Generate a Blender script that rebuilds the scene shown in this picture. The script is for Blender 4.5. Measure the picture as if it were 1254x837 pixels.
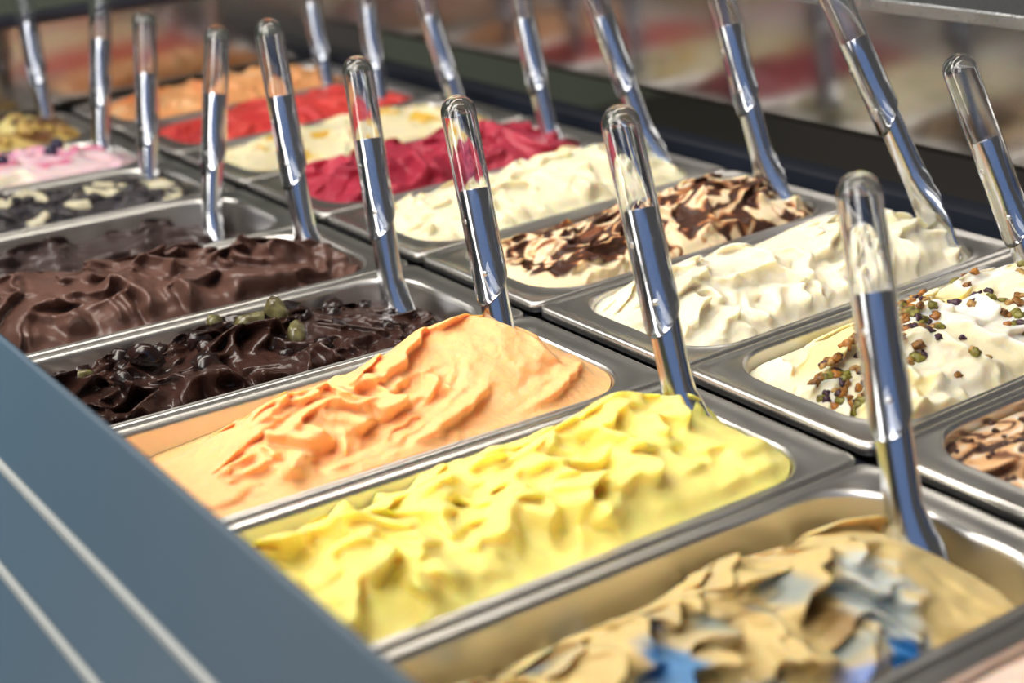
import bpy, bmesh, math, random
import numpy as np
from mathutils import Vector, Matrix

# ------------------------------------------------------------------ camera, world, lights, exposure
scene = bpy.context.scene
COL = scene.collection
for o in list(bpy.data.objects):
    bpy.data.objects.remove(o)

cam_d = bpy.data.cameras.new('camera')
cam = bpy.data.objects.new('camera', cam_d)
COL.objects.link(cam)
cam.location = (-.61082, -.55526, .40058)
cam.rotation_euler = (1.19213, .06848, -.61054)
cam_d.sensor_width = 36.0
cam_d.lens = 53.85
cam_d.clip_start = .02
cam_d.dof.use_dof = True
cam_d.dof.focus_distance = 1.05
cam_d.dof.aperture_fstop = 4.2
cam_d.dof.aperture_blades = 9
scene.camera = cam

world = bpy.data.worlds.new('world')
scene.world = world
world.use_nodes = True
bg = world.node_tree.nodes['Background']
bg.inputs['Color'].default_value = (.50, .47, .44, 1)
bg.inputs['Strength'].default_value = .20


def area(name, loc, target, sx, sy, power, col):
    d = bpy.data.lights.new(name, 'AREA')
    d.shape = 'RECTANGLE'
    d.size, d.size_y = sx, sy
    d.energy = power
    d.color = col
    o = bpy.data.objects.new(name, d)
    COL.objects.link(o)
    o.location = loc
    o.rotation_euler = (Vector(target) - Vector(loc)).to_track_quat('-Z', 'Y').to_euler()
    return o


area('display_lamp_strip', (-.42, .45, .62), (-.05, .45, 0), .12, 2.4, 14, (1.0, .93, .82))
area('unseen_overhead_light', (-1.0, 2.1, 1.9), (0, .5, 0), 1.0, 1.0, 22, (1.0, .95, .88))
area('unseen_overhead_light', (-1.4, -.4, 1.9), (-.1, .3, 0), 1.0, 1.6, 44, (1.0, .95, .88))  # unseen fill light, added to lift the gelato slopes facing the camera
area('shop_window', (-2.3, -2.7, 1.3), (0, .4, 0), 5.2, 2.8, 17, (.16, .40, .95))

vs = scene.view_settings
vs.view_transform = 'Standard'
vs.look = 'None'
vs.gamma = 1.0
vs.use_curve_mapping = False
vs.exposure = 0.03

# ------------------------------------------------------------------ helpers
P = .168            # pitch of the pans along a row
PW, PLR, PLF = .1662, .352, .415   # outer pan width, length in the rear / front row
DEP = .105          # pan depth
ZF, SF = -.005, .03  # front row: a little lower, slightly tilted


def lin(r, g, b):
    f = lambda c: ((c / 255 + .055) / 1.055) ** 2.4 if c > 10 else c / 255 / 12.92
    return (f(r), f(g), f(b))


def tag(o, label=None, cat=None, group=None, kind=None):
    if label: o['label'] = label
    if cat: o['category'] = cat
    if group: o['group'] = group
    if kind: o['kind'] = kind
    return o


def link(name, mesh, mat=None, parent=None):
    o = bpy.data.objects.new(name, mesh)
    COL.objects.link(o)
    if mat is not None and len(mesh.materials) == 0:
        mesh.materials.append(mat)
    if parent: o.parent = parent
    return o


def empty(name, loc=(0, 0, 0), rot=(0, 0, 0)):
    o = bpy.data.objects.new(name, None)
    COL.objects.link(o)
    o.location = loc
    o.rotation_euler = rot
    o.empty_display_size = .02
    return o


def mesh_from(name, verts, faces, smooth=True):
    m = bpy.data.meshes.new(name)
    m.from_pydata([tuple(v) for v in verts], [], faces)
    m.update()
    if smooth:
        m.polygons.foreach_set('use_smooth', [True] * len(m.polygons))
    return m


def box_mesh(name, x0, x1, y0, y1, z0, z1, bevel=0.0, seg=2):
    bm = bmesh.new()
    bmesh.ops.create_cube(bm, size=1)
    for v in bm.verts:
        v.co = Vector(((x0 + x1) / 2 + v.co.x * (x1 - x0), (y0 + y1) / 2 + v.co.y * (y1 - y0), (z0 + z1) / 2 + v.co.z * (z1 - z0)))
    if bevel:
        bmesh.ops.bevel(bm, geom=bm.edges[:], offset=bevel, segments=seg, affect='EDGES', profile=.5)
    m = bpy.data.meshes.new(name)
    bm.to_mesh(m)
    bm.free()
    return m


def extrude_profile(name, prof, y0, y1, closed=True):
    """profile in x-z drawn out along y, ends capped"""
    n = len(prof)
    vs_ = [(x, y0, z) for x, z in prof] + [(x, y1, z) for x, z in prof]
    fs = [(i, (i + 1) % n, n + (i + 1) % n, n + i) for i in range(n if closed else n - 1)]
    if closed:
        fs += [tuple(range(n - 1, -1, -1)), tuple(range(n, 2 * n))]
    m = mesh_from(name, vs_, fs, smooth=False)
    bm = bmesh.new(); bm.from_mesh(m)
    bmesh.ops.recalc_face_normals(bm, faces=bm.faces)
    bm.to_mesh(m); bm.free()
    return m


# ------------------------------------------------------------------ materials
def new_mat(name):
    m = bpy.data.materials.new(name)
    m.use_nodes = True
    nt = m.node_tree
    return m, nt, nt.nodes['Principled BSDF']


def steel(name, col, rough, scale=(1, 1, 1), bump=.02, rvar=.1, nscale=60):
    m, nt, b = new_mat(name)
    b.inputs['Metallic'].default_value = 1
    b.inputs['Base Color'].default_value = (*col, 1)
    tc = nt.nodes.new('ShaderNodeTexCoord')
    mp = nt.nodes.new('ShaderNodeMapping')
    mp.inputs['Scale'].default_value = scale
    n = nt.nodes.new('ShaderNodeTexNoise')
    n.inputs['Scale'].default_value = nscale
    n.inputs['Detail'].default_value = 5
    nt.links.new(tc.outputs['Object'], mp.inputs['Vector'])
    nt.links.new(mp.outputs[0], n.inputs['Vector'])
    r = nt.nodes.new('ShaderNodeMapRange')
    r.inputs['To Min'].default_value = max(.02, rough - rvar / 2)
    r.inputs['To Max'].default_value = rough + rvar / 2
    nt.links.new(n.outputs['Fac'], r.inputs['Value'])
    nt.links.new(r.outputs[0], b.inputs['Roughness'])
    bp = nt.nodes.new('ShaderNodeBump')
    bp.inputs['Strength'].default_value = bump
    bp.inputs['Distance'].default_value = .001
    nt.links.new(n.outputs['Fac'], bp.inputs['Height'])
    nt.links.new(bp.outputs[0], b.inputs['Normal'])
    return m


M_PAN = steel('pan_steel', (.62, .605, .58), .34, (1, 6, 6), .008, .08)
M_SPAT = steel('spatula_steel', (.58, .60, .64), .17, (1, 1, .1), .004, .05)
M_WALL = steel('brushed_steel_panel', (.36, .35, .345), .15, (30, 1, 30), .01, .06, 30)
M_WEND = steel('polished_end_panel', (.56, .54, .52), .16, (1, 1, 30), .01, .06, 30)
M_LIP = steel('frosted_lip', (.50, .52, .54), .30, (1, 1, 1), .6, .2, 400)
M_BRIGHT = steel('bright_trim', (.75, .75, .74), .3, (8, 1, 8), .02, .08)


def plain(name, col, rough=.6, nvar=.15, scale=20, metallic=0):
    m, nt, b = new_mat(name)
    b.inputs['Roughness'].default_value = rough
    b.inputs['Metallic'].default_value = metallic
    tc = nt.nodes.new('ShaderNodeTexCoord')
    n = nt.nodes.new('ShaderNodeTexNoise')
    n.inputs['Scale'].default_value = scale
    n.inputs['Detail'].default_value = 4
    nt.links.new(tc.outputs['Object'], n.inputs['Vector'])
    mx = nt.nodes.new('ShaderNodeMix')
    mx.data_type = 'RGBA'
    mx.inputs['A'].default_value = (*[c * (1 - nvar) for c in col], 1)
    mx.inputs['B'].default_value = (*[min(1, c * (1 + nvar)) for c in col], 1)
    nt.links.new(n.outputs['Fac'], mx.inputs['Factor'])
    nt.links.new(mx.outputs['Result'], b.inputs['Base Color'])
    return m


M_LEDGE = plain('grey_blue_ledge', (.032, .062, .095), .45, .05, 6)
M_SEAM = plain('seam_strip', (.26, .28, .28), .35, .05, 6)
M_LEDGE.node_tree.nodes['Principled BSDF'].inputs['Specular IOR Level'].default_value = .3
M_DARK = plain('dark_well', (.012, .016, .028), .45)
M_ROOM = plain('shop_wall_paint', lin(150, 160, 140), .8, .08, 3)
M_FLOOR = plain('shop_floor_tile', lin(90, 84, 78), .5, .1, 4)


def glass():
    m, nt, b = new_mat('clear_acrylic')
    b.inputs['Base Color'].default_value = (.97, .98, 1, 1)
    b.inputs['Transmission Weight'].default_value = 1
    b.inputs['IOR'].default_value = 1.47
    n = nt.nodes.new('ShaderNodeTexNoise')
    n.inputs['Scale'].default_value = 300
    r = nt.nodes.new('ShaderNodeMapRange')
    r.inputs['To Min'].default_value = .0
    r.inputs['To Max'].default_value = .05
    nt.links.new(n.outputs['Fac'], r.inputs['Value'])
    nt.links.new(r.outputs[0], b.inputs['Roughness'])
    return m


M_ACR = glass()


def gelato_mat(name, rough=.5, sss=.85, radius=(.0040, .0022, .0009), fine=.35, spec=.4, fscale=420, crumb=0.0):
    """colour comes from the pigment attribute, fine grain from noise"""
    m, nt, b = new_mat(name)
    at = nt.nodes.new('ShaderNodeAttribute')
    at.attribute_name = 'pigment'
    tc = nt.nodes.new('ShaderNodeTexCoord')
    n = nt.nodes.new('ShaderNodeTexNoise')
    n.inputs['Scale'].default_value = 45
    n.inputs['Detail'].default_value = 6
    n.inputs['Distortion'].default_value = .6
    nt.links.new(tc.outputs['Object'], n.inputs['Vector'])
    r = nt.nodes.new('ShaderNodeMapRange')
    r.inputs['From Min'].default_value = .3
    r.inputs['From Max'].default_value = .7
    r.inputs['To Min'].default_value = .94
    r.inputs['To Max'].default_value = 1.04
    nt.links.new(n.outputs['Fac'], r.inputs['Value'])
    mul = nt.nodes.new('ShaderNodeVectorMath')
    mul.operation = 'SCALE'
    nt.links.new(at.outputs['Color'], mul.inputs[0])
    nt.links.new(r.outputs[0], mul.inputs['Scale'])
    nt.links.new(mul.outputs[0], b.inputs['Base Color'])
    b.inputs['Roughness'].default_value = rough
    b.inputs['Specular IOR Level'].default_value = spec
    b.inputs['Subsurface Weight'].default_value = sss
    b.inputs['Subsurface Radius'].default_value = radius
    b.inputs['Subsurface Scale'].default_value = 1.0
    f = nt.nodes.new('ShaderNodeTexNoise')
    f.inputs['Scale'].default_value = fscale
    f.inputs['Detail'].default_value = 6
    nt.links.new(tc.outputs['Object'], f.inputs['Vector'])
    bp = nt.nodes.new('ShaderNodeBump')
    bp.inputs['Strength'].default_value = fine
    bp.inputs['Distance'].default_value = .0012
    nt.links.new(f.outputs['Fac'], bp.inputs['Height'])
    nt.links.new(bp.outputs[0], b.inputs['Normal'])
    return m


M_GEL = gelato_mat('gelato_cream')
M_YEL = gelato_mat('gelato_yellow', .5, 1.0, (.0070, .0046, .0008), .4)
M_ORA = gelato_mat('gelato_peach', .5, 1.0, (.0045, .0024, .0010), .7, .4, 300)
M_WHI = gelato_mat('gelato_white', .5, 1.0, (.007, .0055, .0028), .35)
M_CHO = gelato_mat('gelato_chocolate', .34, .12, (.002, .001, .0008), .3, .45)
M_CHG = gelato_mat('gelato_glossy_chocolate', .22, .08, (.002, .001, .0008), .35, .5, 260)
M_SOR = gelato_mat('gelato_sorbet', .42, .35, (.005, .0015, .0012), .6, .4, 300)

# ------------------------------------------------------------------ the display case
wb = link('wall_back', extrude_profile('wall_back', [(.44, .032), (.455, .022), (.47, .022), (.47, .150), (.44, .150)], -.8, 1.385), M_WALL)
tag(wb, 'brushed steel panel behind the rear row of pans', kind='structure')
t1 = link('trim_1', box_mesh('lip', .436, .60, -.8, 1.385, .1465, .1585, .0015), M_LIP)
tag(t1, 'bright steel lip along the top of the rear panel', kind='structure')
ch = link('trim_2', extrude_profile('channel', [(.357, -.012), (.372, -.012), (.374, -.03), (.40, -.03), (.402, -.006), (.415, -.006), (.417, -.02), (.47, -.02), (.47, -.11), (.357, -.11)], -.8, 1.385), M_DARK)
tag(ch, 'dark air channel between the rear pans and the steel panel', kind='structure')
we = link('wall_end', box_mesh('end', -.44, .47, 1.372, 1.392, -.14, .105, .002), M_WEND)
tag(we, 'polished steel end wall of the display case', kind='structure')
tr4 = link('trim_3', box_mesh('endcap', -.44, .47, 1.366, 1.398, .105, .118, .003), M_DARK)
tag(tr4, 'dark capping along the end wall', kind='structure')
fl = link('floor', box_mesh('well', -.40, .47, -.8, 1.385, -.135, -.125), M_DARK)
tag(fl, 'dark bottom of the display well', kind='structure')
# rails that carry the pans
sr = link('trim_4', box_mesh('support', -.012, .006, -.8, 1.38, -.125, -.0145, .001), M_DARK)
tag(sr, 'dark support rail between the two rows', kind='structure')
# front ledge: sloped grey sheet with bright seams
led = link('wall_front', extrude_profile('ledge', [(-.4000, .0955), (-.3975, .0965), (-.3955, .0950), (-.428, -.03), (-.428, -.125), (-.56, -.125), (-.56, -.085), (-.4565, .0245), (-.4315, .0515)], -.8, 1.372), M_LEDGE)
tag(led, 'blue-grey metal front ledge of the display case', kind='structure')
for n_, (x_, z_) in enumerate(((-.4305, .0530), (-.4555, .0258))):
    q_ = link('trim_%d' % (5 + n_), extrude_profile('seam', [(x_ + .0010, z_ + .0020), (x_ + .0000, z_ + .0026), (x_ - .0016, z_ + .0018), (x_ - .0026, z_ - .0010), (x_ + .003, z_ - .006)], -.8, 1.372), M_SEAM)
    tag(q_, 'bright seam strip along the front ledge', kind='structure')

# shop behind the case
sw = link('wall_shop', box_mesh('shopwall', -4, 4, 4.2, 4.3, -1.0, 2.6), M_ROOM)
tag(sw, 'grey-green shop wall far behind the case', kind='structure')
sf = link('floor_shop', box_mesh('shopfloor', -4, 4, -3, 4.3, -1.05, -1.0), M_FLOOR)
tag(sf, 'shop floor', kind='structure')


# ------------------------------------------------------------------ pans
def rrect(hx, hy, r, n=8):
    pts = []
    for cx, cy, a0 in ((hx - r, hy - r, 0), (-hx + r, hy - r, 90), (-hx + r, -hy + r, 180), (hx - r, -hy + r, 270)):
        for i in range(n + 1):
            a = math.radians(a0 + 90 * i / n)
            pts.append((cx + r * math.cos(a), cy + r * math.sin(a)))
    return pts


def loft(name, loops, cap=False):
    n = len(loops[0])
    vs_ = [v for l in loops for v in l]
    fs = []
    for k in range(len(loops) - 1):
        for i in range(n):
            j = (i + 1) % n
            fs.append((k * n + i, k * n + j, (k + 1) * n + j, (k + 1) * n + i))
    if cap:
        fs.append(tuple((len(loops) - 1) * n + i for i in range(n)))
    m = mesh_from(name, vs_, fs)
    return m


OY = PW / 2
FX, FY = .024, .0095      # flange widths at the ends / along the sides
IY = OY - FY
IXR, IXF = PLR / 2 - FX, PLF / 2 - FX
IR = .040


def pan_meshes(PL):
    OX = PL / 2
    IX = OX - FX
    z = DEP
    L = []
    def lp(hx, hy, r, zz): L.append([(x, y, zz) for x, y in rrect(hx, hy, r)])
    e = .0008
    lp(OX - .0028, OY - .0028, .008, z - .0075)
    lp(OX - .0008, OY - .0008, .009, z - .0085)
    lp(OX, OY, .010, z - .0075)
    lp(OX, OY, .010, z - .0030)
    for a in (20, 45, 70, 90):
        q = math.radians(a)
        lp(OX - .0030 * (1 - math.cos(q)), OY - .0030 * (1 - math.cos(q)), .010, z - .0030 + .0030 * math.sin(q))
    lp(OX - .0046, OY - .0046, .012, z - .0004)
    lp(OX - .0062, OY - .0058, .013, z - .0013)
    lp(IX + .0052, IY + .0034, IR + .003, z - .0016)
    lp(IX + .0036, IY + .0026, IR + .002, z - .0009)
    lp(IX + .0016, IY + .0016, IR + .001, z - .0008)
    rim = loft('rim', L)
    L2 = L[-1]
    L = [L2]
    for a in (25, 50, 75, 90):
        q = math.radians(a)
        lp(IX + .0016 - .0040 * math.sin(q) * .6, IY + .0016 - .0040 * math.sin(q) * .6, IR, z - .0012 - .0042 * (1 - math.cos(q)))
    lp(IX - .0015, IY - .0015, IR, z - .02)
    lp(IX - .0035, IY - .0035, IR, z - .06)
    lp(IX - .0050, IY - .0050, IR, .012)
    lp(IX - .0090, IY - .0090, IR - .004, .003)
    lp(IX - .0170, IY - .0170, IR - .012, .0)
    basin = loft('basin', L, cap=True)
    for m in (rim, basin):
        bm = bmesh.new(); bm.from_mesh(m)
        bmesh.ops.recalc_face_normals(bm, faces=bm.faces)
        bm.to_mesh(m); bm.free()
    return rim, basin


PANM = [pan_meshes(PLR), pan_meshes(PLF)]
for pm in PANM:
    for m_ in pm: m_.materials.append(M_PAN)


def pan_place(row, k):
    """location / rotation of the pan base: row 0 rear, row 1 front"""
    if row == 0:
        return (PLR / 2 + .001, (k + .5) * P, -DEP), (0, 0, 0)
    xc = -.005 - PLF / 2
    return (xc - math.sin(SF) * DEP, (k + .5) * P, ZF + SF * (PLF / 2) - DEP), (0, SF, 0)


def make_pan(row, k, label):
    loc, rot = pan_place(row, k)
    r = empty('gelato_pan', loc, rot)
    tag(r, label, 'pan', 'steel gelato pans in two rows')
    link('rim', PANM[row][0], None, r)
    link('basin', PANM[row][1], None, r)
    return r


# ------------------------------------------------------------------ gelato
def perlin(x, y, seed):
    rs = np.random.RandomState(seed)
    g = rs.rand(64, 64) * 2 * np.pi
    xi = np.floor(x).astype(int); yi = np.floor(y).astype(int)
    xf = x - xi; yf = y - yi
    def gr(ix, iy, dx, dy):
        a = g[ix % 64, iy % 64]
        return np.cos(a) * dx + np.sin(a) * dy
    u = xf ** 3 * (xf * (xf * 6 - 15) + 10); v = yf ** 3 * (yf * (yf * 6 - 15) + 10)
    n00 = gr(xi, yi, xf, yf); n10 = gr(xi + 1, yi, xf - 1, yf)
    n01 = gr(xi, yi + 1, xf, yf - 1); n11 = gr(xi + 1, yi + 1, xf - 1, yf - 1)
    return (n00 * (1 - u) + n10 * u) * (1 - v) + (n01 * (1 - u) + n11 * u) * v


def fbm(x, y, seed, o=4):
    s = 0; a = 1
    for i in range(o):
        s = s + a * perlin(x * 2 ** i + 7.3 * i, y * 2 ** i + 3.1 * i, seed + i)
        a *= .5
    return s


def sst(e0, e1, x):
    t = np.clip((x - e0) / (e1 - e0), 0, 1)
    return t * t * (3 - 2 * t)


def blur(h, n):
    for ax in (0, 1):
        for _ in range(2):
            p = np.pad(h, [(n, n) if i == ax else (0, 0) for i in (0, 1)], mode='edge')
            c = np.cumsum(p, axis=ax)
            c = np.concatenate([np.zeros_like(np.take(c, [0], ax)), c], axis=ax)
            k = 2 * n + 1
            h = (np.take(c, range(k, c.shape[ax]), ax) - np.take(c, range(0, c.shape[ax] - k), ax)) / k
    return h


class Gelato:
    def __init__(s, step, seed, level, edge, warp=.006, row=0):
        s.IX = IX = IXF if row else IXR
        s.row = row
        s.rs = np.random.RandomState(seed); s.seed = seed
        a, b, r = IX - .0012, IY - .0012, IR
        nx, ny = int(2 * a / step), int(2 * b / step)
        u = np.linspace(-1, 1, nx); v = np.linspace(-1, 1, ny)
        u = np.sign(u) * (1 - (1 - np.abs(u)) ** 1.08)
        X = (u * a)[:, None] + 0 * v[None, :]
        ex = np.clip(np.abs(X) - (a - r), 0, r)
        bw = b - r + np.sqrt(np.maximum(r * r - ex * ex, 0))
        Y = v[None, :] * bw
        s.X, s.Y, s.step, s.nx, s.ny = X, Y, step, nx, ny
        # distance to the pan wall
        qx = np.abs(X) - (a - r); qy = np.abs(Y) - (b - r)
        s.d = r - (np.hypot(np.maximum(qx, 0), np.maximum(qy, 0)) + np.minimum(np.maximum(qx, qy), 0))
        s.wx = X + warp * fbm(X * 35, Y * 35, seed + 11, 3)
        s.wy = Y + warp * fbm(X * 35, Y * 35, seed + 31, 3)
        s.h = np.full_like(X, level)
        s.level, s.edge = level, edge
        s.col = None

    def base(s, fn):
        s.h = s.h + fn(s.X, s.Y, s.IX)
        s.b0 = s.h.copy()
        return s

    def paint(s, c):
        s.col = np.zeros(s.X.shape + (3,)) + np.array(c)
        return s

    def stroke(s, cx, cy, ang, l, w, amp, curve=0, off=0, lip=.5, flat=.8, stri=.0005, col=None, sharp=.12, colw=1.0):
        ca, sa = math.cos(ang), math.sin(ang)
        dx, dy = s.wx - cx, s.wy - cy
        S = dx * ca + dy * sa
        T = -dx * sa + dy * ca - curve * S * S
        tn, sn = T / w, S / (l / 2)
        m = sst(-1 - sharp, -1 + sharp, tn) * (1 - sst(.35, 1.0, tn)) * sst(-1.0, -.35, sn) * (1 - sst(1 - sharp * .8, 1 + sharp * .8, sn))
        tot = m.sum()
        if tot < 3: return
        hm = (s.h * m).sum() / tot - (s.b0 * m).sum() / tot
        t01 = np.clip(tn, -1.2, 1.2)
        prof = amp * (-.75 * t01 + .55 * t01 * t01 - .15) + amp * lip * np.clip(sn, 0, 1.1) ** 3
        ph = s.rs.rand() * 6
        prof = prof + stri * (np.sin(T / w * 9 + ph + 1.5 * np.sin(S * 60)) + .6 * np.sin(T / w * 17 + ph * 2))
        tgt = s.b0 + hm * .7 + off + prof
        s.h = s.h * (1 - m * flat) + tgt * m * flat
        if col is not None:
            mc = (m * colw)[..., None]
            s.col = s.col * (1 - mc) + np.array(col) * mc

    def strokes(s, n, l=(.04, .09), w=(.010, .022), amp=(.004, .009), ang=(0, .6), curve=12, off=.002, cols=None, stri=.0005, region=None, flat=.8, lip=.5):
        r = s.rs
        for i in range(n):
            x0, x1, y0, y1 = region or (-s.IX, s.IX, -IY, IY)
            a = r.normal(ang[0], ang[1]) + (math.pi if r.rand() < .5 else 0)
            s.stroke(r.uniform(x0, x1), r.uniform(y0, y1), a, r.uniform(*l), r.uniform(*w), r.uniform(*amp),
                     r.uniform(-curve, curve), r.normal(0, off), lip, flat, stri,
                     None if not cols else cols[r.choice(len(cols), p=None)])
        return s

    def marble(s, cols, freq=28, warp=1.6, bands=7.0, mask=None, relief=.0015, ani=.6, seed=0, amt=1.0):
        x, y = s.wx * freq * ani, s.wy * freq
        n1 = fbm(x, y, s.seed + 200 + seed, 2); n2 = fbm(x + 9.2, y + 4.7, s.seed + 210 + seed, 2)
        v = fbm(x + warp * n1 * 2, y + warp * n2 * 2, s.seed + 220 + seed, 2)
        q = .5 + .5 * np.sin(v * bands * 2)
        st = np.linspace(0, 1, len(cols))
        C_ = np.stack([np.interp(q, st, [cc[i] for cc in cols]) for i in range(3)], -1)
        mk_ = (mask(s.X, s.Y) if mask else np.ones_like(s.X)) * amt
        mk_ = sst(.3, .7, mk_ + .25 * fbm(s.X * 60, s.Y * 60, s.seed + 230, 3)) if mask else mk_
        s.col = s.col * (1 - mk_[..., None]) + C_ * mk_[..., None]
        s.h = s.h + relief * (q - .5) * mk_
        return s

    def dab(s, cx, cy, rx, ry, ang, col, soft=.5, amt=1.0):
        dx, dy = s.wx - cx, s.wy - cy
        q = np.hypot((dx * math.cos(ang) + dy * math.sin(ang)) / rx, (-dx * math.sin(ang) + dy * math.cos(ang)) / ry)
        q = q + .45 * fbm(s.X * 70, s.Y * 70, s.seed + 300, 3)
        m = (amt * (1 - sst(1 - soft, 1 + soft * .4, q)))[..., None]
        s.col = s.col * (1 - m) + np.array(col) * m
        return s

    def pockets(s, n, rad=(.004, .008), dep=(.004, .009), region=None):
        r = s.rs
        for i in range(n):
            x0, x1, y0, y1 = region or (-s.IX * .9, s.IX * .9, -IY * .8, IY * .8)
            cx, cy, R, a = r.uniform(x0, x1), r.uniform(y0, y1), r.uniform(*rad), r.uniform(0, 3.1)
            dx, dy = s.wx - cx, s.wy - cy
            q = np.hypot((dx * math.cos(a) + dy * math.sin(a)) / 1.7, -dx * math.sin(a) + dy * math.cos(a)) / R
            s.h = s.h - r.uniform(*dep) * (1 - sst(.45, 1.05, q)) + .0012 * np.exp(-((q - 1.2) / .25) ** 2)
        return s

    def finish(s, lean=.9, fine=.0008, soft=1, name='gelato', mat=None, row=0, k=0, label='', hmax=.06, leandir=(-.3, -1)):
        h = s.h + fine * fbm(s.X * 160, s.Y * 160, s.seed + 77, 3)
        # meet the wall
        e = s.edge + .003 * fbm(s.X * 30, s.Y * 30, s.seed + 5, 2)
        wgt = sst(0, .016, s.d)
        h = np.where(h > e, e + (h - e) * wgt ** .6, h)
        h = np.minimum(h, hmax)
        if soft: h = blur(h, soft)
        hb = blur(h, max(2, int(.009 / s.step)))
        dlt = h - hb
        n1 = .8 * fbm(s.X * 22, s.Y * 22, s.seed + 91, 2)
        dx = leandir[0] + n1; dy = leandir[1] + .3 * n1
        fall = sst(0, .012, s.d)
        X = s.X + lean * dlt * dx * fall
        Y = s.Y + lean * dlt * dy * fall
        V = np.stack([X, Y, h + DEP], -1).reshape(-1, 3)
        nx, ny = s.nx, s.ny
        idx = np.arange(nx * ny).reshape(nx, ny)
        F = np.stack([idx[:-1, :-1], idx[1:, :-1], idx[1:, 1:], idx[:-1, 1:]], -1).reshape(-1, 4)
        # a skirt and flat bottom so that the mass is a solid
        me = bpy.data.meshes.new(name)
        per = np.concatenate([idx[:, 0], idx[-1, 1:], idx[-2::-1, -1], idx[0, -2:0:-1]])
        low = V[per].copy()
        low[:, 0] *= .955; low[:, 1] *= .91; low[:, 2] = DEP - .055
        n0 = len(V)
        V = np.concatenate([V, low])
        m = len(per)
        ii = np.arange(m); jj = (ii + 1) % m
        SK = np.stack([per[ii], n0 + ii, n0 + jj, per[jj]], -1)
        faces = F.tolist() + SK.tolist() + [list(range(n0 + m - 1, n0 - 1, -1))]
        me.from_pydata(V.tolist(), [], faces)
        me.polygons.foreach_set('use_smooth', [True] * len(me.polygons))
        col = s.col if s.col is not None else np.ones(s.X.shape + (3,))
        C4 = np.ones((len(V), 4), dtype=np.float32)
        C4[:n0, :3] = np.clip(col.reshape(-1, 3), 0, 1)
        C4[n0:, :3] = C4[per, :3]
        at = me.color_attributes.new('pigment', 'FLOAT_COLOR', 'POINT')
        at.data.foreach_set('color', C4.ravel())
        me.update()
        me.materials.append(mat or M_GEL)
        o = bpy.data.objects.new(name, me)
        COL.objects.link(o)
        o.location, o.rotation_euler = pan_place(row, k)
        tag(o, label, 'gelato', 'gelato flavours in the pans')
        s.V = V[:n0].reshape(nx, ny, 3)
        s.obj = o
        bpy.context.view_layer.update()
        s.mw = Matrix.LocRotScale(Vector(o.location), o.rotation_euler, None)
        return s

    def spot(s, x, y):
        """world point and normal on the surface above local x, y"""
        d = (s.V[..., 0] - x) ** 2 + (s.V[..., 1] - y) ** 2 - 1e-4 * (s.V[..., 2] - DEP)
        i, j = np.unravel_index(np.argmin(d), d.shape)
        i = min(max(i, 1), s.nx - 2); j = min(max(j, 1), s.ny - 2)
        p = Vector(s.V[i, j])
        n = Vector(s.V[i + 1, j] - s.V[i - 1, j]).cross(Vector(s.V[i, j + 1] - s.V[i, j - 1])).normalized()
        if n.z < 0: n = -n
        return s.mw @ p, (s.mw.to_3x3() @ n).normalized()


def mound(hgt, px=2.2, py=2.2, *bumps):
    """height, falloff powers, then bumps (height, x, y, rx, ry)"""
    def f(X, Y, IX):
        h = hgt * (1 - np.abs(X / IX) ** px) * (1 - np.abs(Y / IY) ** py)
        for a, x, y, rx, ry in bumps:
            h = h + a * np.exp(-((X - x) / rx) ** 2 - ((Y - y) / ry) ** 2)
        return h
    return f


# ---- front row ------------------------------------------------------------
PANLABEL = 'steel pan that holds the {}'
pans = [
    (1, -2, 'pale pink-brown gelato beside the caramel and blue one'), (1, -1, 'caramel gelato with blue streaks'), (1, 0, 'bright yellow gelato'),
    (1, 1, 'peach orange gelato with the large smooth smear'), (1, 2, 'dark chocolate gelato with glossy fruit chunks'), (1, 3, 'milk chocolate brown gelato heaped over its rim'),
    (1, 4, 'low blackish chocolate gelato'), (1, 5, 'black and cream cookie gelato'), (1, 6, 'pink and white berry gelato'), (1, 7, 'yellow-brown nut gelato'),
    (0, -1, 'tan gelato with brown crumbs'), (0, 0, 'cream gelato topped with pistachios'), (0, 1, 'plain white gelato'), (0, 2, 'white and chocolate marbled gelato'),
    (0, 3, 'ivory cream gelato beside the marbled one'), (0, 4, 'dark raspberry gelato'), (0, 5, 'ivory gelato with yellow spots'), (0, 6, 'bright red sorbet'), (0, 7, 'pale orange sorbet by the end wall')]
for row, k, what in pans:
    make_pan(row, k, PANLABEL.format(what))

G = {}
c = lin


def mk(key, row, k, label, mat, step, seed, level, edge, base, col, plan, lean=1.6, fine=.0006, warp=.007, soft=1):
    """plan: list of ('s', kwargs) random strokes, ('o', args) single strokes, ('p', kwargs) pockets"""
    g = Gelato(step, seed, level, edge, warp, row).base(base).paint(col)
    for kind, a in plan:
        if kind == 's': g.strokes(**a)
        elif kind == 'o': g.stroke(**a)
        elif kind == 'm': g.marble(**a)
        elif kind == 'd': g.dab(*a)
        else: g.pockets(**a)
    g.finish(lean, fine, soft, 'gelato', mat, row, k, label)
    G[key] = g
    return g


def S_(n, l, w, amp, ang, curve=14, off=.003, cols=None, region=None, stri=.0005, flat=.8, lip=.5):
    return ('s', dict(n=n, l=l, w=w, amp=amp, ang=ang, curve=curve, off=off, cols=cols, region=region, stri=stri, flat=flat, lip=lip))


def O_(cx, cy, ang, l, w, amp, curve=2, off=0, lip=.4, flat=.88, stri=.0004, col=None, sharp=.12):
    return ('o', dict(cx=cx, cy=cy, ang=ang, l=l, w=w, amp=amp, curve=curve, off=off, lip=lip, flat=flat, stri=stri, col=col, sharp=sharp))


def P_(n, rad, dep, region=None):
    return ('p', dict(n=n, rad=rad, dep=dep, region=region))


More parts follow.
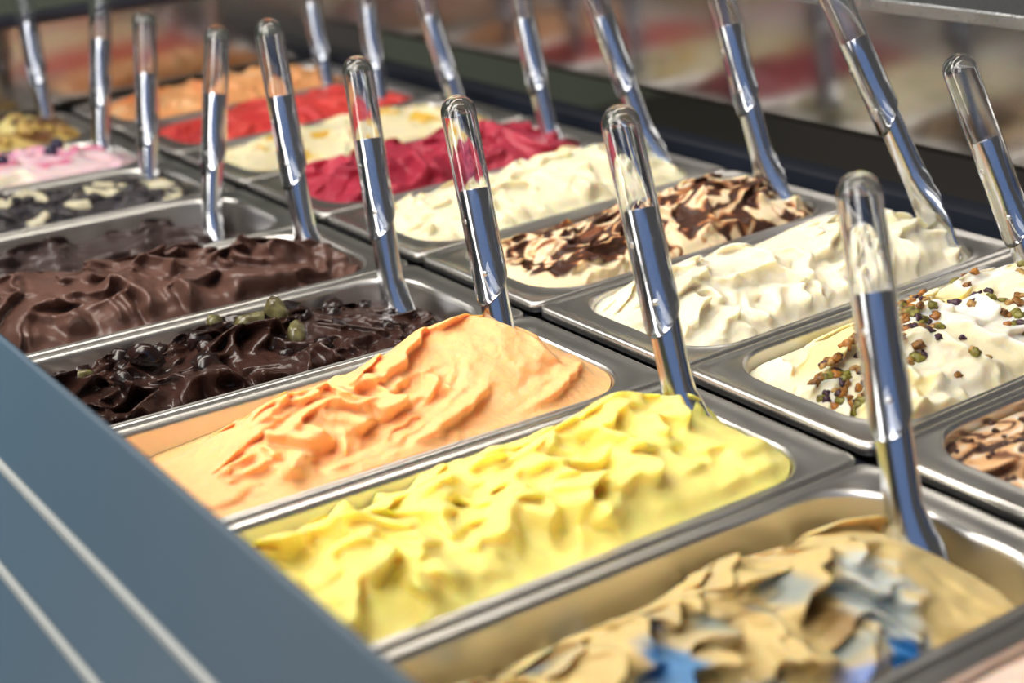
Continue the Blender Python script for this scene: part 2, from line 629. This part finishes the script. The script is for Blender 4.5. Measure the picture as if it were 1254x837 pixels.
mk('yellow', 1, 0, 'bright yellow gelato worked into soft folds and small hollows', M_YEL, .0011, 4, -.003, -.003,
   mound(.013, 5, 3.0, (.010, .11, .015, .06, .05), (-.016, -.07, .062, .10, .022)), c(248, 231, 136),
   [S_(30, (.06, .12), (.016, .030), (.012, .020), (.6, .7), 9, .003),
    S_(56, (.035, .07), (.010, .018), (.012, .019), (.9, .8), 18, .003),
    P_(30, (.004, .009), (.005, .010), (-.17, .13, -.05, .055)),
    S_(24, (.02, .04), (.006, .010), (.007, .011), (.9, .9), 25, .002),
    O_(.105, -.058, .08, .17, .013, .006, 1.2, .001, .3),
    O_(.155, -.020, .6, .07, .022, .004, 2, -.001, .2)], 1.7, .0004, .008, 2)
mk('orange', 1, 1, 'peach orange gelato with folds and one large smooth paddle smear', M_ORA, .0011, 21, -.005, -.002,
   mound(.010, 2.5, 2.2, (.022, .105, .014, .065, .05), (-.012, -.15, 0, .06, .08), (.012, -.03, -.005, .05, .04), (-.016, -.09, .06, .09, .025)), c(250, 192, 134),
   [S_(22, (.05, .1), (.014, .026), (.007, .012), (.2, .5), 9, .002),
    S_(26, (.03, .06), (.008, .015), (.007, .012), (.3, .7), 18, .003, region=(-.08, .05, -.05, .05)),
    O_(.105, -.018, 2.0, .14, .055, .009, 2, .004, .25, .93, .0003),
    O_(.035, .032, .5, .10, .028, .009, 8, .004, .4, .9, .0012),
    O_(.02, -.048, .28, .17, .018, .012, 1.5, .001, .3, .85, .0016),
    O_(-.10, .0, .2, .10, .05, .004, 1, -.001, .5, .92, .0002),
    O_(-.045, .01, 1.1, .05, .014, .010, 12, .004, .6, .85, .0010),
    O_(-.025, .0, 1.3, .05, .012, .010, -12, .003, .6, .85, .0010),
    O_(.150, .030, 2.6, .07, .016, .008, 6, .002, .5, .85, .0006),
    O_(.172, .0, 1.2, .08, .022, .011, 3, .001, .5, .85, .0008),
    O_(.075, .030, .9, .06, .020, .008, 8, .004, .5, .9, .0008),
    O_(.120, -.050, .35, .09, .012, .008, 3, .001, .5, .85, .0010),
    S_(34, (.02, .045), (.005, .010), (.006, .011), (.3, .7), 25, .002, None, (-.085, .06, -.055, .045), .0012),
    O_(.100, -.016, 2.0, .11, .040, .009, 2, .003, .25, .93, .0004),
    O_(.062, .034, .7, .07, .018, .012, 7, .004, .6, .9, .0010),
    O_(.105, .040, .2, .07, .014, .010, 5, .003, .6, .85, .0008),
    O_(.025, .030, .6, .06, .016, .011, 8, .003, .6, .88, .0012)], 1.6, .0009)
mk('chunks', 1, 2, 'nearly black chocolate gelato with glossy lumps and chunks', M_CHG, .0012, 33, -.016, -.022,
   mound(.018), c(56, 36, 31),
   [S_(40, (.04, .08), (.010, .020), (.010, .018), (.6, .9), 20, .005),
    S_(44, (.02, .04), (.006, .011), (.007, .013), (.6, 1.2), 20, .005)], 1.7, .0012)
mk('choc', 1, 3, 'milk chocolate brown gelato in big shiny curls heaped over its rim', M_CHO, .0013, 45, -.006, -.010,
   mound(.022, 4, 2, (.012, -.10, .03, .08, .05)), c(92, 66, 58),
   [S_(32, (.05, .1), (.014, .026), (.012, .020), (.5, .8), 16, .004),
    S_(26, (.03, .06), (.008, .015), (.008, .014), (.6, 1.0), 22, .004)], 1.8)
mk('dark', 1, 4, 'blackish chocolate gelato lying low in its pan', M_CHO, .002, 52, -.019, -.026,
   mound(.012, 2.2, 2.2, (-.022, .17, 0, .05, .1)), c(62, 49, 48), [S_(44, (.04, .08), (.012, .022), (.009, .016), (.4, .9), 16, .004)], 1.4)
mk('cookie', 1, 5, 'black and cream cookie gelato', M_GEL, .002, 63, -.012, -.016,
   mound(.014), c(56, 52, 58),
   [S_(70, (.02, .05), (.008, .015), (.007, .012), (.4, 1.2), 16, .004, [c(44, 41, 48), c(52, 48, 54), c(196, 190, 166), c(60, 54, 56), c(110, 104, 98)])], 1.4, .001)
mk('pink', 1, 6, 'pink and white rippled berry gelato', M_GEL, .002, 71, -.004, -.012,
   mound(.016), c(225, 200, 205),
   [S_(60, (.03, .08), (.007, .015), (.006, .011), (.4, 1.0), 16, .003, [c(234, 226, 216), c(224, 158, 186), c(234, 224, 210), c(205, 95, 140), c(228, 195, 208)])], 1.4)
mk('nut', 1, 7, 'yellow-brown nut gelato at the end of the row', M_GEL, .002, 82, -.002, -.012,
   mound(.018), c(205, 180, 110),
   [S_(60, (.02, .06), (.008, .016), (.007, .012), (.4, 1.2), 16, .003, [c(214, 198, 130), c(190, 150, 80), c(110, 72, 40), c(218, 204, 140)])], 1.4)
tan, blu, wht, drk = c(214, 190, 132), c(92, 140, 178), c(205, 214, 216), c(150, 120, 72)
rc = random.Random(8)
mk('caramel', 1, -1, 'caramel gelato with blue and white streaks', M_GEL, .0012, 92, -.024, -.028,
   mound(.022, 3, 2, (.014, .13, .0, .06, .045)), tan,
   [S_(30, (.05, .1), (.013, .024), (.012, .020), (.8, .9), 18, .005, [tan, tan, tan, c(200, 176, 120), drk]),
    S_(64, (.03, .06), (.007, .014), (.010, .016), (.9, .9), 22, .004, [tan, tan, tan, c(204, 184, 138), c(196, 180, 140), drk], (-.19, .12, -.07, .07)),
    O_(.15, -.03, .4, .10, .04, .006, 2, .001, .3, .85, .0003, tan)]
   + [('d', (rc.uniform(-.14, .08), rc.uniform(-.06, .05), rc.uniform(.008, .018), rc.uniform(.004, .009), rc.uniform(.4, 1.6), rc.choice([c(120, 146, 160), c(96, 116, 120), c(150, 166, 168)]), .7, .75)) for _ in range(16)]
   + [('d', (.095, -.030, .040, .020, 1.0, c(196, 202, 198), .5)), ('d', (.086, -.056, .019, .010, .4, c(22, 106, 172), .3)),
      ('d', (-.025, -.012, .026, .014, 1.1, c(84, 132, 180), .6)), ('d', (-.055, -.040, .022, .013, .8, c(112, 156, 192), .6)), ('d', (.045, -.062, .020, .008, .3, c(130, 150, 205), .5))], 1.6, .0006, .008)
mk('corner', 1, -2, 'pale pink-brown gelato beside the caramel and blue one', M_GEL, .002, 99, -.004, -.010,
   mound(.012), c(226, 196, 178), [S_(30, (.04, .08), (.010, .018), (.006, .010), (.5, 1.0), 16, .002, [c(230, 204, 190), c(214, 176, 150)])])
# ---- rear row -------------------------------------------------------------
mk('tan', 0, -1, 'tan gelato mixed with brown and dark crumbs', M_GEL, .0014, 104, -.008, -.010,
   mound(.010), c(218, 172, 126),
   [S_(60, (.02, .05), (.005, .011), (.004, .008), (.5, 1.2), 16, .002),
    ('m', dict(cols=[c(60, 42, 38), c(120, 78, 56), c(216, 168, 122), c(222, 178, 130), c(220, 176, 130), c(226, 212, 194)], freq=36, warp=1.0, bands=2.0, relief=.001, ani=.8))], 1.2, .0018)
mk('pist', 0, 0, 'cream gelato scattered with chopped pistachios', M_WHI, .0012, 115, -.008, -.012,
   mound(.018, 3, 2.2, (.012, .09, 0, .07, .05)), c(232, 222, 188),
   [S_(30, (.04, .09), (.012, .024), (.008, .014), (.5, .9), 14, .003, [c(240, 230, 196), c(238, 234, 222), c(236, 220, 160), c(240, 232, 206)]),
    S_(30, (.02, .05), (.007, .013), (.006, .011), (.5, 1.0), 18, .003, [c(240, 232, 204), c(238, 234, 222), c(236, 222, 165)])], 1.4, .0009)
mk('white', 0, 1, 'plain white gelato in thick whipped folds', M_WHI, .0012, 127, -.003, -.008,
   mound(.020, 3, 2.2, (.014, .09, 0, .07, .05)), c(236, 229, 206),
   [S_(32, (.05, .09), (.014, .026), (.010, .016), (.7, .9), 16, .003),
    S_(36, (.025, .05), (.008, .015), (.007, .012), (.7, 1.0), 22, .003),
    S_(40, (.015, .035), (.005, .009), (.004, .008), (.7, 1.0), 30, .002)], 1.6)
ch1, ch2, cr1, cr2 = c(66, 34, 22), c(88, 48, 30), c(232, 214, 180), c(190, 130, 82)
mk('swirl', 0, 2, 'white gelato marbled with glossy chocolate swirls', M_GEL, .0011, 139, -.006, -.010,
   mound(.018, 3, 2.0, (.016, .08, 0, .07, .05)), c(230, 214, 180),
   [S_(40, (.03, .07), (.010, .018), (.008, .014), (.3, 1.0), 24, .003),
    S_(20, (.02, .05), (.006, .010), (.005, .009), (.3, 1.1), 30, .002),
    ('m', dict(cols=[ch1, ch1, ch1, ch2, c(150, 86, 48), c(206, 156, 108), cr1, cr1], freq=28, warp=1.0, bands=3.0, relief=.0018, ani=.9,
               mask=lambda X, Y: sst(-.088, -.062, Y + .28 * np.clip(X + .02, -1, 0)) * sst(-.15, -.12, X)))], 1.3, .0005, .010)
mk('ivory', 0, 3, 'ivory cream gelato beside the marbled chocolate one', M_GEL, .0016, 142, -.002, -.008,
   mound(.016, 3, 2.2, (.012, .07, 0, .08, .05)), c(230, 223, 192),
   [S_(64, (.025, .06), (.008, .015), (.007, .012), (.7, 1.0), 20, .003)], 1.4, .001)
mk('raspberry', 0, 4, 'dark raspberry red gelato in lumpy folds', M_SOR, .0018, 153, -.004, -.010,
   mound(.024, 3, 2), c(160, 44, 66),
   [S_(50, (.03, .07), (.012, .020), (.009, .016), (.6, 1.0), 20, .003, [c(172, 50, 72), c(150, 38, 60), c(180, 58, 78)])], 1.5, .0008)
mk('eggspot', 0, 5, 'ivory gelato with egg-yellow spots', M_GEL, .002, 164, -.006, -.010,
   mound(.020, 3, 2), c(226, 216, 178),
   [S_(60, (.02, .05), (.008, .014), (.006, .011), (.6, 1.0), 20, .002, [c(228, 220, 186), c(226, 218, 182), c(228, 220, 186), c(226, 218, 182), c(214, 176, 66)])], 1.3, .0008)
mk('red', 0, 6, 'bright red sorbet between orange and ivory gelato', M_SOR, .002, 175, -.006, -.010,
   mound(.018, 3, 2), c(204, 64, 60),
   [S_(50, (.02, .05), (.008, .014), (.006, .011), (.6, 1.0), 20, .002, [c(206, 72, 66), c(192, 52, 54)])], 1.3, .001)
mk('farorange', 0, 7, 'pale orange sorbet beside the steel end wall', M_SOR, .002, 186, -.004, -.010,
   mound(.020, 3, 2), c(226, 160, 104),
   [S_(50, (.02, .05), (.008, .014), (.006, .011), (.6, 1.0), 20, .002, [c(230, 170, 112), c(222, 148, 92), c(232, 182, 130)])], 1.3, .001)


# ------------------------------------------------------------------ bits lying on the gelato
def blob_mesh(name, seed, sx, sy, sz, jag, sub=2, smooth=True):
    bm = bmesh.new()
    bmesh.ops.create_icosphere(bm, subdivisions=sub, radius=1)
    r_ = random.Random(seed)
    ph = [r_.uniform(0, 6) for _ in range(6)]
    for v in bm.verts:
        p = v.co
        k_ = 1 + jag * (math.sin(3.1 * p.x + ph[0]) * .5 + math.sin(4.3 * p.y + ph[1]) * .5 + math.sin(5.2 * p.z + ph[2]) * .4) + r_.uniform(-jag, jag) * .35
        v.co = Vector((p.x * sx * k_, p.y * sy * k_, p.z * sz * k_))
    m = bpy.data.meshes.new(name)
    bm.to_mesh(m); bm.free()
    if smooth:
        for p_ in m.polygons: p_.use_smooth = True
    return m


def bit_mat(name, col, col2, rough, scale=300, spec=.5, sss=0.0, trans=0.0):
    m, nt, b = new_mat(name)
    tc = nt.nodes.new('ShaderNodeTexCoord')
    n = nt.nodes.new('ShaderNodeTexNoise')
    n.inputs['Scale'].default_value = scale
    nt.links.new(tc.outputs['Object'], n.inputs['Vector'])
    r = nt.nodes.new('ShaderNodeValToRGB')
    r.color_ramp.elements[0].position = .4; r.color_ramp.elements[0].color = (*col, 1)
    r.color_ramp.elements[1].position = .62; r.color_ramp.elements[1].color = (*col2, 1)
    nt.links.new(n.outputs['Fac'], r.inputs['Fac'])
    nt.links.new(r.outputs['Color'], b.inputs['Base Color'])
    b.inputs['Roughness'].default_value = rough
    b.inputs['Specular IOR Level'].default_value = spec
    b.inputs['Subsurface Weight'].default_value = sss
    b.inputs['Subsurface Radius'].default_value = (.004, .003, .001)
    b.inputs['Transmission Weight'].default_value = trans
    return m


def scatter(name, g, x, y, mesh, sink, label, cat, group, rng, scale=1.0, tilt=.6):
    p, n = g.spot(x, y)
    o = link(name, mesh)
    up = (n + Vector((rng.uniform(-tilt, tilt), rng.uniform(-tilt, tilt), .3))).normalized()
    q = Vector((0, 0, 1)).rotation_difference(up) @ Matrix.Rotation(rng.uniform(0, 6.28), 3, 'Z').to_quaternion()
    o.rotation_euler = q.to_euler()
    o.location = p + n * sink
    sc = scale * rng.uniform(.8, 1.2)
    o.scale = (sc, sc, sc)
    tag(o, label, cat, group)
    return o


PCOL = [('green', (136, 132, 52), (96, 84, 32)), ('amber', (180, 118, 44), (120, 70, 26)), ('brown', (150, 104, 46), (96, 58, 28)), ('plum', (74, 46, 62), (48, 28, 34)), ('tawny', (186, 150, 84), (140, 96, 44))]
pmesh = []
for i, (nm, a, b_) in enumerate(PCOL):
    mt = bit_mat('pistachio_' + nm, c(*a), c(*b_), .42, 260)
    for q in range(2):
        me = blob_mesh('pistachio', 10 * i + q, .0038, .0029, .0022, .40)
        me.materials.append(mt)
        pmesh.append(me)
rng = random.Random(5)
G_P = 'chopped pistachios on the cream gelato'
spots = []
for i in range(100):
    a, r_ = rng.uniform(0, 6.28), rng.random() ** .6
    spots.append((-.108 + .034 * r_ * math.cos(a), -.012 + .026 * r_ * math.sin(a) - .10 * 0, 'chopped pistachio in the heap at the pan end facing the yellow gelato'))
for i in range(64):
    t = rng.random()
    spots.append((-.008 - .075 * t + rng.gauss(0, .010), .034 - .056 * t + rng.gauss(0, .009), 'chopped pistachio in the strip across the middle of the cream gelato'))
for i in range(64):
    spots.append((rng.uniform(.005, .125), rng.uniform(-.045, .050), 'chopped pistachio strewn around the spatula in the cream gelato'))
for i in range(26):
    spots.append((rng.uniform(-.08, .05), rng.uniform(-.060, .055), 'chopped pistachio lying apart on the white folds of the cream gelato'))
for x, y, lb in spots:
    scatter('pistachio', G['pist'], x, y, rng.choice(pmesh), .0002, lb, 'nut', G_P, rng)

# glossy pieces in the dark chocolate
jm = bit_mat('candied_pear', c(128, 124, 84), c(84, 74, 48), .16, 90, .6, .5, .25)
dm = bit_mat('syrupy_cherry', c(38, 22, 20), c(20, 12, 12), .22, 90, .5)
fruit = []
for q in range(3):
    me = blob_mesh('fruit_chunk', 70 + q, .0100, .0080, .0065, .30); me.materials.append(jm); fruit.append(me)
cher = []
for q in range(3):
    me = blob_mesh('cherry_chunk', 80 + q, .0105, .0080, .0060, .34); me.materials.append(dm); cher.append(me)
for x, y, s_ in ((.025, .012, 1.15), (.053, .031, 1.0), (.049, -.010, .9), (-.102, .023, .8), (.010, .040, .8)):
    scatter('fruit_chunk', G['chunks'], x, y, rng.choice(fruit), .0025, 'glossy olive-green candied fruit chunk in the dark chocolate gelato', 'fruit', 'candied fruit in the chocolate', rng, s_)
for x, y, s_ in ((.145, .018, 1.1), (-.050, .060, 1.0), (-.094, .050, 1.0), (.072, .055, 1.2), (-.013, .019, 1.0), (-.059, .001, 1.1), (.115, .060, 1.0), (.03, -.03, .9), (-.03, -.03, 1.0), (.09, .0, .9), (.08, .035, .9), (-.12, -.01, 1.0), (-.07, .03, .9), (.0, .058, 1.0), (.12, -.02, .8), (-.09, -.03, .9), (.06, .015, .9), (.10, .03, .9), (-.035, .045, 1.0), (.02, .035, .8), (-.075, .015, .8), (.06, -.03, .8), (-.11, .04, .9), (-.02, .0, .8), (.135, .04, .9)):
    scatter('cherry_chunk', G['chunks'], x, y, rng.choice(cher), -.001, 'dark syrupy fruit lump in the nearly black chocolate gelato', 'fruit', 'syrupy lumps in the chocolate', rng, s_)
# blueberries in the pink pan
bm_ = bit_mat('blueberry_skin', c(40, 34, 70), c(26, 22, 44), .35, 200)
me = blob_mesh('blueberry', 90, .0072, .0072, .0066, .03); me.materials.append(bm_)
for x, y in ((.106, .012), (.115, .016), (.04, -.03)):
    scatter('blueberry', G['pink'], x, y, me, .003, 'dark blueberry on the pink and white gelato', 'berry', 'blueberries in the pink gelato', rng)
# cookie pieces
km = bit_mat('cookie_dark', c(40, 37, 42), c(58, 52, 54), .6, 200)
wm = bit_mat('cream_lump', c(206, 200, 174), c(190, 182, 152), .5, 80, .4, .4)
for q, (x, y) in enumerate(((.032, .002), (.088, .004), (.105, -.008), (.0, .008), (.155, -.040), (.06, -.03), (.12, .03), (.02, .035))):
    me = blob_mesh('cream_lump', 100 + q, .016, .011, .006, .26, 3); me.materials.append(wm)
    scatter('cream_lump', G['cookie'], x, y, me, -.001, 'cream-white lump among the black cookie gelato', 'gelato lump', 'cream lumps in the cookie gelato', rng)
kme = []
for q in range(3):
    me = blob_mesh('cookie_piece', 120 + q, .008, .006, .004, .25, 2, False); me.materials.append(km); kme.append(me)
for q in range(46):
    scatter('cookie_piece', G['cookie'], rng.uniform(-.04, .17), rng.uniform(-.055, .055), rng.choice(kme), .002, 'black cookie crumb on the cookies and cream gelato', 'cookie', 'cookie crumbs', rng)
# nuts at the far end
nm_ = bit_mat('walnut', c(198, 170, 90), c(140, 100, 50), .5, 120)
nm2 = bit_mat('walnut_dark', c(120, 84, 46), c(84, 54, 30), .5, 120)
nme = []
for q in range(4):
    me = blob_mesh('walnut_piece', 140 + q, .011, .009, .007, .2); me.materials.append(nm_ if q % 2 else nm2); nme.append(me)
for q in range(34):
    scatter('walnut_piece', G['nut'], rng.uniform(.06, .175), rng.uniform(-.06, .05), rng.choice(nme), .002, 'walnut piece on the yellow-brown gelato by the end wall', 'nut', 'walnut pieces', rng)
# dark crumbs on the tan gelato
cm_ = bit_mat('crumb_brown', c(84, 54, 42), c(52, 36, 34), .6, 200)
cme = []
for q in range(3):
    me = blob_mesh('crumb', 160 + q, .0026, .0020, .0016, .3, 1, False); me.materials.append(cm_); cme.append(me)
for q in range(110):
    scatter('chocolate_crumb', G['tan'], rng.uniform(-.15, .0), rng.gauss(.005, .028), rng.choice(cme), .0008, 'dark brown crumb on the tan gelato', 'crumb', 'crumbs on the tan gelato', rng)


# ------------------------------------------------------------------ spatulas
HL, HR, TOT = .134, .0122, .262


def spatula_meshes():
    N = 28
    # handle: clear tube, rounded top, oblique lower end. local z from the blade tip (0) to the top (TOT)
    zb = TOT - HL
    loops = []
    def lp(r, z, sh=0.0):
        loops.append([(r * math.cos(2 * math.pi * i / N), r * math.sin(2 * math.pi * i / N), z + sh * math.cos(2 * math.pi * i / N)) for i in range(N)])
    lp(HR - .0016, zb + .0012, .011)
    lp(HR - .0008, zb, .011)
    lp(HR - .0002, zb + .0010, .011)
    lp(HR, zb + .004, .011)
    lp(HR, zb + .030)
    lp(HR, TOT - HR)
    for a in (18, 36, 54, 70, 82):
        q = math.radians(a)
        lp(HR * math.cos(q), TOT - HR + HR * math.sin(q))
    lp(.0004, TOT)
    n0 = len(loops)
    vs_ = [v for l in loops for v in l]
    fs = []
    for k in range(n0 - 1):
        for i in range(N):
            j = (i + 1) % N
            fs.append((k * N + i, k * N + j, (k + 1) * N + j, (k + 1) * N + i))
    fs.append(tuple((n0 - 1) * N + i for i in range(N)))
    # inner bore
    loops2 = loops[:1]
    loops.clear()
    ri = HR - .0016
    lp(ri, zb + .030)
    lp(ri, TOT - HR - .002)
    for a in (25, 50, 72):
        q = math.radians(a)
        lp(ri * math.cos(q), TOT - HR - .002 + ri * math.sin(q))
    lp(.0004, TOT - .0046)
    b0 = len(vs_)
    vs_ += [v for l in loops for v in l]
    allk = [0] + [b0 + k * N for k in range(len(loops))]
    for a_, b_ in zip(allk[:-1], allk[1:]):
        for i in range(N):
            j = (i + 1) % N
            fs.append((a_ + j, a_ + i, b_ + i, b_ + j))
    fs.append(tuple(allk[-1] + N - 1 - i for i in range(N)))
    handle = mesh_from('handle', vs_, fs)
    # metal: open channel that flattens out into the blade
    M = 26
    rows = []
    # (z, radius, half angle)
    K = [(.0, .060, .42), (.002, .055, .47), (.025, .036, .72), (.050, .021, 1.18), (.068, .0135, 1.80), (.082, .0104, 2.45), (.095, .0101, 2.9), (.14, .0101, 2.95), (.196, .0101, 2.95), (.1965, .0098, 2.95)]
    K2 = []
    for (z0, r0, a0), (z1, r1, a1) in zip(K[:-1], K[1:]):
        for q in range(4):
            t = q / 4; K2.append((z0 + (z1 - z0) * t, r0 + (r1 - r0) * t, a0 + (a1 - a0) * t))
    K2.append(K[-1])
    th = .0012
    outer, inner = [], []
    for z, r, a in K2:
        back = .0101
        outer.append([(-back + r - r * math.cos(t), r * math.sin(t), z + (.006 * (t / a) ** 2 if z < .01 else 0)) for t in np.linspace(-a, a, M)])
        inner.append([(-back + r - (r - th) * math.cos(t), (r - th) * math.sin(t), z + (.006 * (t / a) ** 2 if z < .01 else 0)) for t in np.linspace(-a, a, M)])
    vs_ = [v for l in outer for v in l] + [v for l in inner for v in l]
    R_ = len(outer); o2 = R_ * M
    fs = []
    for k in range(R_ - 1):
        for i in range(M - 1):
            fs.append((k * M + i, k * M + i + 1, (k + 1) * M + i + 1, (k + 1) * M + i))
            fs.append((o2 + k * M + i + 1, o2 + k * M + i, o2 + (k + 1) * M + i, o2 + (k + 1) * M + i + 1))
        for e in (0, M - 1):
            fs.append((k * M + e, (k + 1) * M + e, o2 + (k + 1) * M + e, o2 + k * M + e))
    for k in (0, R_ - 1):
        for i in range(M - 1):
            fs.append((k * M + i, k * M + i + 1, o2 + k * M + i + 1, o2 + k * M + i))
    kt = o2 + (R_ - 1) * M
    fs.append(tuple(kt + i for i in range(M)))
    blade = mesh_from('blade', vs_, fs)
    bm = bmesh.new(); bm.from_mesh(blade)
    bmesh.ops.recalc_face_normals(bm, faces=bm.faces)
    bm.to_mesh(blade); bm.free()
    # rivet
    bm = bmesh.new()
    bmesh.ops.create_uvsphere(bm, u_segments=12, v_segments=6, radius=1)
    for v in bm.verts:
        v.co = Vector((v.co.x * .0009, v.co.y * .0022, v.co.z * .0022))
    rv = bpy.data.meshes.new('rivet'); bm.to_mesh(rv); bm.free()
    for p_ in rv.polygons: p_.use_smooth = True
    return handle, blade, rv


HANDLE, BLADE, RIVET = spatula_meshes()
HANDLE.materials.append(M_ACR); BLADE.materials.append(M_SPAT); RIVET.materials.append(M_BRIGHT)


def spatula(top, axis, spin, label):
    ax = Vector(axis).normalized()
    tip = Vector(top) - ax * TOT
    q = Vector((0, 0, 1)).rotation_difference(ax) @ Matrix.Rotation(math.radians(spin), 3, 'Z').to_quaternion()
    r = empty('gelato_spatula', tip)
    r.rotation_euler = q.to_euler()
    tag(r, label, 'spatula', 'clear-handled spatulas standing in the gelato')
    link('handle', HANDLE, None, r)
    link('blade', BLADE, None, r)
    for z, a in ((.176, 158), (.139, 205)):
        v = link('rivet', RIVET, None, r)
        v.location = (.0098 * math.cos(math.radians(a)), .0098 * math.sin(math.radians(a)), z)
        v.rotation_euler = (0, 0, math.radians(a))
    return r


SPL = 'clear-handled steel spatula standing in the {}'
# spin: direction (deg) of the open side of the channel around the shaft
for top, axis, spin, what in [
    ((-0.0179, -0.0014, 0.1706), (0.1681, 0.3661, 0.9153), 20, 'caramel and blue gelato'),
    ((-0.0412, 0.1728, 0.1854), (0.0693, 0.3626, 0.9294), 15, 'bright yellow gelato'),
    ((-0.0660, 0.3182, 0.1752), (0.0757, 0.3274, 0.9419), 15, 'peach orange gelato'),
    ((-0.0378, 0.5055, 0.1743), (0.0831, 0.2633, 0.9611), 15, 'dark chocolate gelato with chunks'),
    ((-0.0483, 0.6351, 0.1920), (0.0452, 0.2201, 0.9744), 10, 'milk chocolate brown gelato'),
    ((-0.0109, 0.8240, 0.1607), (0.2402, 0.1325, 0.9616), 0, 'low blackish chocolate gelato'),
    ((-0.0140, 0.9999, 0.1580), (0.1862, 0.1484, 0.9712), 10, 'black and cream cookie gelato'),
    ((-0.0001, 1.1560, 0.1744), (0.2061, 0.1223, 0.9709), 10, 'pink and white berry gelato'),
    ((-0.0386, 1.3266, 0.1803), (0.0384, 0.1700, 0.9847), 10, 'yellow-brown nut gelato'),
    ((0.2624, 0.1685, 0.1659), (-0.0867, 0.4004, 0.9122), 0, 'cream gelato topped with pistachios'),
    ((0.2765, 0.3152, 0.2168), (-0.1464, 0.4286, 0.8916), -20, 'plain white gelato'),
    ((0.2951, 0.4644, 0.2138), (-0.0455, 0.3003, 0.9528), 0, 'marbled chocolate and white gelato'),
    ((0.2906, 0.6459, 0.2022), (-0.1258, 0.3286, 0.9361), 0, 'ivory cream gelato beside the marbled one'),
    ((0.3011, 0.7779, 0.1878), (-0.0204, 0.2458, 0.9691), 0, 'dark raspberry gelato'),
    ((0.2908, 0.9594, 0.1721), (-0.1019, 0.2788, 0.9549), 0, 'ivory gelato with yellow spots'),
    ((0.2973, 1.0880, 0.1716), (0.0548, 0.1792, 0.9823), 0, 'bright red sorbet'),
    ((0.2947, 1.2361, 0.1620), (0.0069, 0.1983, 0.9801), 0, 'pale orange sorbet'),
]:
    spatula(top, axis, spin, SPL.format(what))
